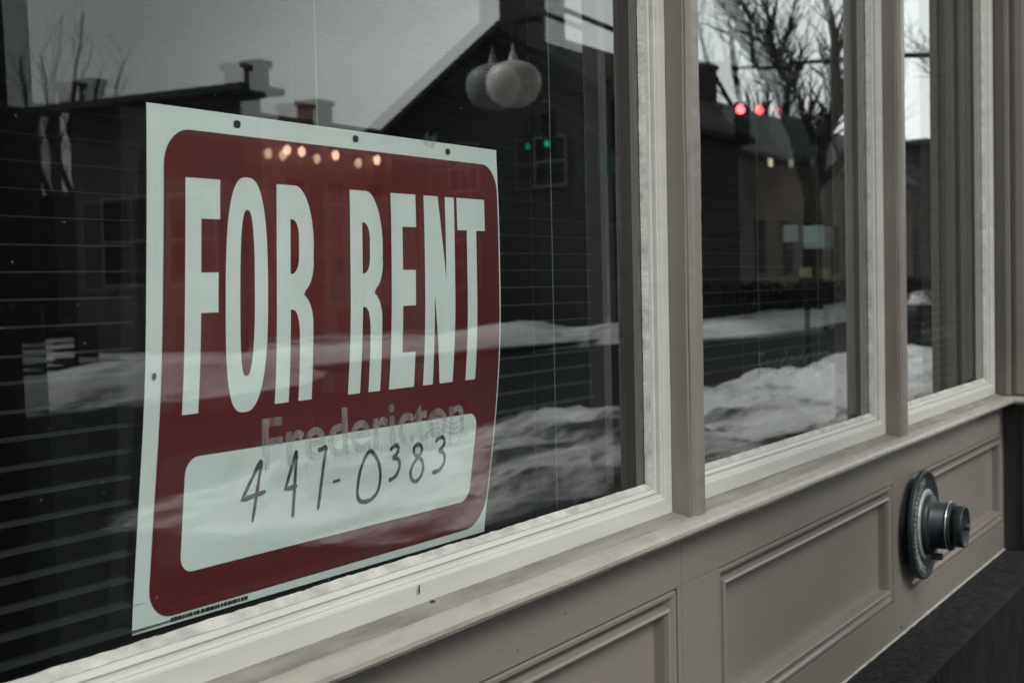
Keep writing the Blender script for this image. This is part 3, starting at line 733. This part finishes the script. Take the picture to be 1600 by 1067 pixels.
# brown brick church hall, slate roof
L3 = (58, -20.5, GZ)
wins = [(x, x+.8, -18.05, -17.95, .2, 2.2) for x in (50, 53, 56, 59, 65, 68)]
b = building('church_hall', 'long brown brick hall with a grey slate roof behind the bare tree', L3, [(47.2, 72, -24, -18, GZ, 4.7), (46.1, 48.4, -21.8, -18.6, 4.0, 6.25), (61.4, 63.0, -18.0, -17.6, GZ, 3.9)], 'brick_brown',
    [prism(48.5, 72, -24, -18, 4.7, 7.0, .3, .15)], 'slate', windows=wins, lit=[(47.9, 48.2, -18.06, -17.96, 4.15, 4.55), (51.4, 51.75, -18.06, -17.96, 4.25, 4.6)], chim=[(47.0, 48.6, -20.2, -18.9, 6.4, 7.6)])
bm = bmesh.new(); box(bm, 66.2, 67.6, -18.12, -17.94, GZ, 3.4)
for v in bm.verts: v.co -= Vector(L3)
obj('stone_pier', bm, 'tan', b)
building('far_hall', 'low dark building at the far end of the street, reflected in the end window', (92, -24, GZ), [(76, 112, -32, -18.5, GZ, 6.9)], 'brick_dark',
    [([(75.6, -32.4, 6.9), (112.4, -32.4, 6.9), (112.4, -18.1, 6.9), (75.6, -18.1, 6.9), (75.6, -32.4, 7.2), (112.4, -32.4, 7.2), (112.4, -18.1, 7.2), (75.6, -18.1, 7.2)],
      [(0, 1, 2, 3), (4, 5, 6, 7), (0, 1, 5, 4), (1, 2, 6, 5), (2, 3, 7, 6), (3, 0, 4, 7)])], windows=[(x, x+1.2, -18.55, -18.45, .5, 2.2) for x in (80, 86, 92, 98)])
building('rear_sheds', 'low dark row of sheds behind the snowy lot, reflected at the far left', (36, -40, GZ), [(28, 46, -46, -37.5, GZ, 3.3), (32.5, 35.5, -41, -38.3, 3.3, 6.6)], 'brick_dark',
    [([(27.7, -46.3, 3.3), (46.3, -46.3, 3.3), (46.3, -37.2, 3.3), (27.7, -37.2, 3.3), (27.7, -46.3, 3.5), (46.3, -46.3, 3.5), (46.3, -37.2, 3.5), (27.7, -37.2, 3.5)],
      [(0, 1, 2, 3), (4, 5, 6, 7), (0, 1, 5, 4), (1, 2, 6, 5), (2, 3, 7, 6), (3, 0, 4, 7)])])

# trees
def grow(bm, p, d, L_, r, lev, rnd, spread=.55, minr=.012):
    n = 4; pts = [p]; rs = [r]; q = p.copy(); dd = d.copy()
    for i in range(n):
        dd = (dd+Vector((rnd.uniform(-1, 1), rnd.uniform(-1, 1), rnd.uniform(-.5, .9)))*.16).normalized()
        q = q+dd*L_/n; pts.append(q.copy()); rs.append(max(minr*.6, r*(1-.62*(i+1)/n)))
    tube(bm, pts, rs, 6 if r > .05 else 4, caps=False)
    if lev <= 0: return
    for i in range(1, n+1):
        for k in range(2 if (i > 1 and lev > 1) else 1):
            nd = (dd+Vector((rnd.uniform(-1, 1), rnd.uniform(-1, 1), rnd.uniform(-.35, .9)))*spread*1.5).normalized()
            grow(bm, pts[i], nd, L_*rnd.uniform(.5, .75), max(minr, rs[i]*.62), lev-1, rnd, spread, minr)
def tree(name, label, loc, limbs, lev, seed, r0, twig_len=1.5, minr=.012):
    t = empty(name, label, 'tree', loc, 'bare trees across the street'); O_ = Vector(loc); rnd = random.Random(seed)
    bm = bmesh.new(); bt = bmesh.new()
    for k, (pts, ra, rb) in enumerate(limbs):
        P = [Vector(p) for p in pts]
        # smooth + wobble
        Q = []
        for a, b_ in zip(P, P[1:]):
            for i in range(4): Q.append(a.lerp(b_, i/4)+Vector((nz(a.x+i, k, 1), nz(a.z, i, k), nz(i*.7, a.x, 3)))*(.16 if (k and i) else 0))
        Q.append(P[-1]); n = len(Q)
        rs = [ra+(rb-ra)*i/(n-1) for i in range(n)]
        tube(bm if k else bt, [q-O_ for q in Q], rs, 8, caps=False)
        if k:
            for i in range(2, n):
                for j in range(1 + (i % 3 == 0)):
                    d = ((Q[i]-Q[i-1]).normalized()+Vector((rnd.uniform(-1, 1), rnd.uniform(-1, 1), rnd.uniform(-.2, 1)))*.8).normalized()
                    grow(bm, Q[i]-O_, d, twig_len*rnd.uniform(.6, 1.2), max(minr, rs[i]*.5), lev, rnd, .55, minr)
    obj('trunk', bt, 'bark', t, True); obj('crown', bm, 'bark', t)
    return t
Y = -16.0
tree('bare_tree', 'large bare spreading tree in snow before the slate roofed hall', (50.3, Y, GZ), [
    ([(50.3, Y, GZ), (50.35, Y, .5), (50.45, Y, 2.0), (50.4, Y, 3.2)], .42, .30),
    ([(50.4, Y, 3.1), (49.7, Y-.2, 4.8), (48.5, Y-.4, 6.4), (47.0, Y-.6, 7.35), (45.1, Y-.4, 8.2), (43.1, Y, 8.6), (40.9, Y+.3, 8.9)], .34, .10),
    ([(50.45, Y, 3.1), (51.0, Y+.2, 5.0), (51.8, Y+.3, 6.1), (52.2, Y+.4, 7.5), (51.6, Y+.5, 9.0), (50.6, Y+.4, 10.8)], .33, .11),
    ([(51.0, Y, 5.0), (50.2, Y-.5, 6.0), (49.3, Y-.8, 7.6), (48.4, Y-.9, 9.4), (47.9, Y-1, 11.5)], .15, .05),
    ([(51.8, Y, 6.1), (53.2, Y+.5, 7.0), (54.4, Y+.7, 8.8), (54.5, Y+.6, 11.0)], .18, .06),
    ([(50.45, Y, 3.2), (52.6, Y+.8, 4.6), (54.6, Y+1.2, 6.4), (56.6, Y+1.0, 8.4), (57.4, Y+.6, 10.6)], .22, .06),
    ([(47.0, Y, 7.3), (47.2, Y+.4, 8.8), (48.2, Y+.6, 10.6)], .10, .04),
    ([(45.1, Y, 8.1), (44.3, Y-.5, 9.6), (44.6, Y-.7, 11.2)], .09, .03),
    ([(50.8, Y, 4.4), (53.0, Y-.6, 5.6), (56.0, Y-1.0, 6.6), (59.6, Y-1.0, 8.6)], .20, .06), ([(48.5, Y-.4, 6.4), (46.4, Y+.6, 6.5), (43.8, Y+1.0, 7.1), (41.6, Y+1.2, 7.4)], .14, .04), ([(50.2, Y, 4.2), (47.8, Y+.8, 5.2), (45.0, Y+1.2, 5.9)], .12, .04)], 1, 11, .42, 1.9, .018)
tree('bare_tree', 'thin hazy bare tree rising at the far left beside the low shop', (30.5, -32, GZ), [
    ([(30.5, -32, GZ), (30.5, -32, 2.2)], .22, .16),
    ([(30.5, -32, 2.2), (30.3, -32.2, 5), (30.8, -32, 8.4)], .14, .03), ([(30.5, -32, 2.2), (31.8, -32.4, 4.4), (32.6, -32.2, 7.2)], .12, .03),
    ([(30.5, -32, 2.0), (29.2, -31.6, 4.2), (28.6, -31.4, 6.8)], .12, .03)], 1, 5, .2, 1.3, .010)
tree('bare_tree', 'dark bare tree reflected in the end window above the far building', (74, -15.5, GZ), [
    ([(74, -15.5, GZ), (74, -15.5, 3)], .35, .25),
    ([(74, -15.5, 3), (73, -15.8, 6), (71.5, -16, 10)], .2, .06), ([(74, -15.5, 3), (75.6, -15.3, 6.5), (77, -15, 11)], .2, .06), ([(74, -15.5, 3), (74.3, -15, 7), (73.8, -14.8, 12)], .2, .06)], 2, 21, .3, 2.3, .02)
tree('bare_tree', 'bare twiggy tree behind the chimneys of the brown brick hall', (80, -29, GZ), [
    ([(80, -29, GZ), (80, -29, 4)], .4, .3),
    ([(80, -29, 4), (77, -29, 10), (74, -28.6, 16)], .25, .06), ([(80, -29, 4), (82, -29.5, 10), (84, -29, 18)], .25, .06), ([(80, -29, 4), (80.4, -28.5, 12), (79, -28, 19)], .25, .06),
    ([(79, -29, 8), (73, -29.4, 12), (70, -29, 16)], .16, .05)], 1, 31, .4, 3.2, .018)

# utility pole near the shop, just beyond the left edge of the view
pl = empty('utility_pole', 'dark weathered wooden pole close to the shop, mirrored at the left edge of the glass', 'pole', (1.80, -1.52, GZ))
bm = bmesh.new(); rows = [(0, 0, -.2), (-.01, 0, 1.2), (-.04, 0, 3.0), (-.08, 0, 7.0)]
tube(bm, rows, [.165, .158, .145, .12], 18); obj('shaft', bm, 'wood', pl, True)
bm = bmesh.new(); tube(bm, [(.0, -.16, 0), (-.01, -.155, 2), (-.04, -.14, 3.5)], [.02, .02, .02], 8); obj('conduit', bm, 'steel', pl, True)

# globe street lamp near the kerb
LP = (15.6, -6.1, GZ)
lp = empty('street_lamp', 'street lamp with a large opal globe hanging at the end of its long arm', 'street lamp', LP)
bm = bmesh.new(); tube(bm, [(0, 0, 0), (0, 0, .5), (0, 0, 3.9)], [.09, .055, .042], 12); tube(bm, [(0, 0, 0), (0, 0, .25)], [.14, .12], 12); obj('post', bm, 'iron', lp, True)
bm = bmesh.new(); tube(bm, [(0, 0, 3.75), (-.9, .02, 4.10), (-2.8, .05, 4.15), (-3.9, .10, 3.85), (-4.0, .12, 3.66)], [.04, .034, .028, .022, .022], 8); obj('arm', bm, 'iron', lp, True)
bm = bmesh.new(); lathe(bm, [(.001, -.225), (.11, -.215), (.20, -.155), (.245, -.08), (.26, 0), (.25, .08), (.20, .150), (.12, .19), (.05, .21), (.035, .25), (.012, .32), (.001, .40)], axis='z', c=(-4.0, .12, 3.28), seg=28); obj('globe', fixn(bm), 'globe', lp, True)

# traffic signal pole with mast arm across the street
def signal_head(parent, c, lit, facing=(-1, 0)):
    bm = bmesh.new(); box(bm, c[0]-.11, c[0]+.11, c[1]-.17, c[1]+.17, c[2]-.53, c[2]+.53, .03); h = obj('signal_head', bm, 'iron', parent)
    for i, (m, nm) in enumerate((('red_light', 'red_lens'), ('iron', 'dark_lens'), ('green_light', 'green_lens'))):
        z = c[2]+.34-.34*i; on = (lit == 'red' and i == 0) or (lit == 'green' and i == 2)
        bm = bmesh.new(); bmesh.ops.create_uvsphere(bm, u_segments=20, v_segments=10, radius=.115 if lit == 'red' else .085, matrix=Matrix.Translation((c[0]-.11, c[1], z)) @ Matrix.Diagonal((.35, 1, 1, 1)))
        obj(nm if on else 'dark_lens', bm, m if on else 'pane', h, True)
        bm = bmesh.new(); rings = []
        for q in range(2): rings.append([bm.verts.new((c[0]-.11-q*.16, c[1]+.135*math.cos(R(a)), z+.135*math.sin(R(a)))) for a in range(0, 181, 15)])
        for j in range(len(rings[0])-1): bm.faces.new((rings[0][j], rings[0][j+1], rings[1][j+1], rings[1][j]))
        obj('visor', bm, 'iron', h)
tp_ = empty('traffic_signal', 'grey signal pole across the road with green light and green name plate', 'traffic light', (37.9, -18.0, GZ), 'traffic signals over the road')
bm = bmesh.new(); tube(bm, [(0, 0, 0), (0, 0, .4), (0, 0, 7.4)], [.26, .14, .10], 12); obj('pole', bm, 'steel', tp_, True)
bm = bmesh.new(); tube(bm, [(0, 0, 5.45), (-1.5, 0, 5.95), (-3.9, 0, 6.35)], [.07, .055, .045], 8); obj('arm', bm, 'steel', tp_, True)
signal_head(tp_, (-3.67, 0, 5.55), 'green')
bm = bmesh.new(); box(bm, -.16, -.10, -.32, .32, 4.6, 5.25, .01); obj('name_plate', bm, 'signgreen', tp_)
tq = empty('traffic_signal', 'black signal hanging over the road and showing a bright red light', 'traffic light', (33.3, -5.6, GZ), 'traffic signals over the road')
bm = bmesh.new(); tube(bm, [(0, 0, 0), (0, 0, .4), (0, 0, 6.6)], [.18, .12, .10], 12); obj('pole', bm, 'iron', tq, True)
bm = bmesh.new(); tube(bm, [(0, 0, 6.3), (0, -3, 6.55), (0, -6.7, 6.6)], [.07, .055, .045], 8); obj('arm', bm, 'iron', tq, True)
signal_head(tq, (-.3, -6.35, 5.20), 'red')

# parking sign post near the kerb and a litter bin
sp = empty('parking_sign', 'thin dark post with two small pale blue plates at the kerb', 'sign', (20.6, -6.2, GZ))
bm = bmesh.new(); tube(bm, [(0, 0, 0), (0, 0, 2.3)], [.045, .045], 8); obj('post', bm, 'iron', sp, True)
bm = bmesh.new(); box(bm, -.06, -.045, -.02, .30, 1.84, 2.18, .01); obj('plate', bm, 'signblue', sp)
bm = bmesh.new(); box(bm, -.06, -.045, -.34, -.10, 1.95, 2.20, .01); obj('plate', bm, 'signblue', sp)
bm = bmesh.new(); box(bm, -.06, -.045, -.10, .10, 1.42, 1.56, .01); tag(obj('plate', bm, 'yellow', sp), label='small dull yellow plate')
bn = empty('litter_bin', 'black cylindrical litter bin on the snow near the kerb, mirrored in the end window', 'bin', (24.6, -5.45, GZ))
bm = bmesh.new(); lathe(bm, [(.30, .0), (.34, .06), (.42, .6), (.45, .95), (.40, 1.0), (.0, 1.0)], axis='z', seg=28); obj('body', fixn(bm), 'iron', bn, True)
bm = bmesh.new(); lathe(bm, [(.46, .92), (.47, .95), (.46, .99), (.30, 1.12), (.0, 1.16)], axis='z', seg=28); obj('lid', fixn(bm), 'snow', bn, True)
# low iron railing before the church hall
rl = empty('iron_railing', 'low black iron railing standing in snow before the brown brick hall', 'fence', (56, -16.9, GZ))
for k in range(40):
    bm = bmesh.new(); x = -12+k*.62; tube(bm, [(x, 0, .2), (x, 0, 1.05)], [.03, .03], 5); obj('picket', bm, 'iron', rl)
bm = bmesh.new(); tube(bm, [(-12, 0, .98), (12.2, 0, .98)], [.03, .03], 6); obj('top_rail', bm, 'iron', rl)
# hedge along the hall
bm = bmesh.new(); rnd = random.Random(9)
for k in range(2600):
    x = rnd.uniform(-9, 24); y = rnd.uniform(-.5, .5); z = rnd.uniform(.1, 1.25)+.25*nz(x*.4, 2)
    s = rnd.uniform(.08, .2); a = Vector((rnd.uniform(-1, 1), rnd.uniform(-1, 1), rnd.uniform(-1, 1))).normalized(); b_ = a.orthogonal().normalized(); c_ = a.cross(b_)
    P0 = Vector((x, y, z)); bm.faces.new([bm.verts.new(P0+b_*s), bm.verts.new(P0+c_*s), bm.verts.new(P0-b_*s)])
tag(obj('hedge', bm, 'hedge', loc=(50, -17.45, GZ)), 'dark low hedge along the foot of the brown brick hall', 'hedge')
# snow covered car and a dark utility box on the lot
UB = empty('utility_box', 'small dark utility cabinet standing in the snowy lot at the left', 'cabinet', (19.6, -20.3, GZ))
bm = bmesh.new(); box(bm, -.17, .17, -.17, .17, 0, .75, .03); obj('body', bm, 'iron', UB)
bm = bmesh.new(); box(bm, -.19, .19, -.19, .19, .75, .80, .02); obj('lid', bm, 'roofdark', UB)
# ------------------------------------------------------------------ sky, sun, camera
w = bpy.data.worlds.new('World'); sc.world = w; w.use_nodes = True
nt = w.node_tree; nd = nt.nodes; lk = nt.links; nd.clear()
EL, ROT = 44, 196
sky = nd.new('ShaderNodeTexSky'); sky.sky_type = 'NISHITA'; sky.sun_disc = False; sky.sun_elevation = R(EL); sky.sun_rotation = R(ROT)
sky.air_density = 1.0; sky.dust_density = 2.0; sky.ozone_density = 1.0
hs = nd.new('ShaderNodeHueSaturation'); hs.inputs['Saturation'].default_value = .10
tc = nd.new('ShaderNodeTexCoord'); mp = nd.new('ShaderNodeMapping'); mp.inputs['Scale'].default_value = (1, 1, 2.6)
cl = nd.new('ShaderNodeTexNoise'); cl.inputs['Scale'].default_value = 1.7; cl.inputs['Detail'].default_value = 7; cl.inputs['Roughness'].default_value = .55
rp = ramp(nd, [(.30, (.80, .86, .85)), (.70, (1.34, 1.38, 1.34))])
mx = nd.new('ShaderNodeMix'); mx.data_type = 'RGBA'; mx.blend_type = 'MULTIPLY'; mx.inputs[0].default_value = 1
bg = nd.new('ShaderNodeBackground'); bg.inputs[1].default_value = .15; out = nd.new('ShaderNodeOutputWorld')
lk.new(sky.outputs[0], hs.inputs['Color']); lk.new(tc.outputs['Generated'], mp.inputs[0]); lk.new(mp.outputs[0], cl.inputs['Vector']); lk.new(cl.outputs['Fac'], rp.inputs['Fac'])
sx = nd.new('ShaderNodeSeparateXYZ'); lk.new(tc.outputs['Generated'], sx.inputs[0])
gr = nd.new('ShaderNodeMapRange'); gr.inputs['From Min'].default_value = .70; gr.inputs['From Max'].default_value = .94; gr.inputs['To Min'].default_value = .50; gr.inputs['To Max'].default_value = 1.62
lk.new(sx.outputs[0], gr.inputs['Value'])
m2 = nd.new('ShaderNodeMix'); m2.data_type = 'RGBA'; m2.blend_type = 'MULTIPLY'; m2.inputs[0].default_value = 1
lk.new(rp.outputs['Color'], m2.inputs[6]); lk.new(gr.outputs[0], m2.inputs[7])
lk.new(hs.outputs[0], mx.inputs[6]); lk.new(m2.outputs[2], mx.inputs[7]); lk.new(mx.outputs[2], bg.inputs[0]); lk.new(bg.outputs[0], out.inputs[0])
sd = bpy.data.lights.new('sun', 'SUN'); sd.energy = 2.0; sd.angle = R(24); sd.color = (1, .97, .92)
so = bpy.data.objects.new('sun', sd); COL.objects.link(so)
# sun high over the street, toward the street side of the shop
az = R(ROT); d = Vector((math.sin(az)*math.cos(R(EL)), math.cos(az)*math.cos(R(EL)), math.sin(R(EL))))
so.rotation_euler = d.to_track_quat('Z', 'Y').to_euler()
sc.view_settings.view_transform = 'Standard'; sc.view_settings.look = 'None'; sc.view_settings.exposure = .38; sc.view_settings.gamma = 1

cd = bpy.data.cameras.new('camera'); cam = bpy.data.objects.new('camera', cd); COL.objects.link(cam); sc.camera = cam
cd.lens = 50; cd.sensor_width = 36; cd.clip_start = .02; cd.clip_end = 2000
right = Vector((.50446973, -.86317448, -.02097867)); up = Vector((.04501422, .0020285, .99898429)); fwd = Vector((.86225519, .50490167, -.03987845))
mt = Matrix((right, up, -fwd)).transposed().to_4x4(); mt.translation = Vector((0, -.7357629, 0)); cam.matrix_world = mt
cd.dof.use_dof = True; cd.dof.focus_distance = 1.35; cd.dof.aperture_fstop = 14.0
sc.cycles.max_bounces = 10; sc.cycles.transparent_max_bounces = 16; sc.cycles.glossy_bounces = 6; sc.cycles.use_denoising = True
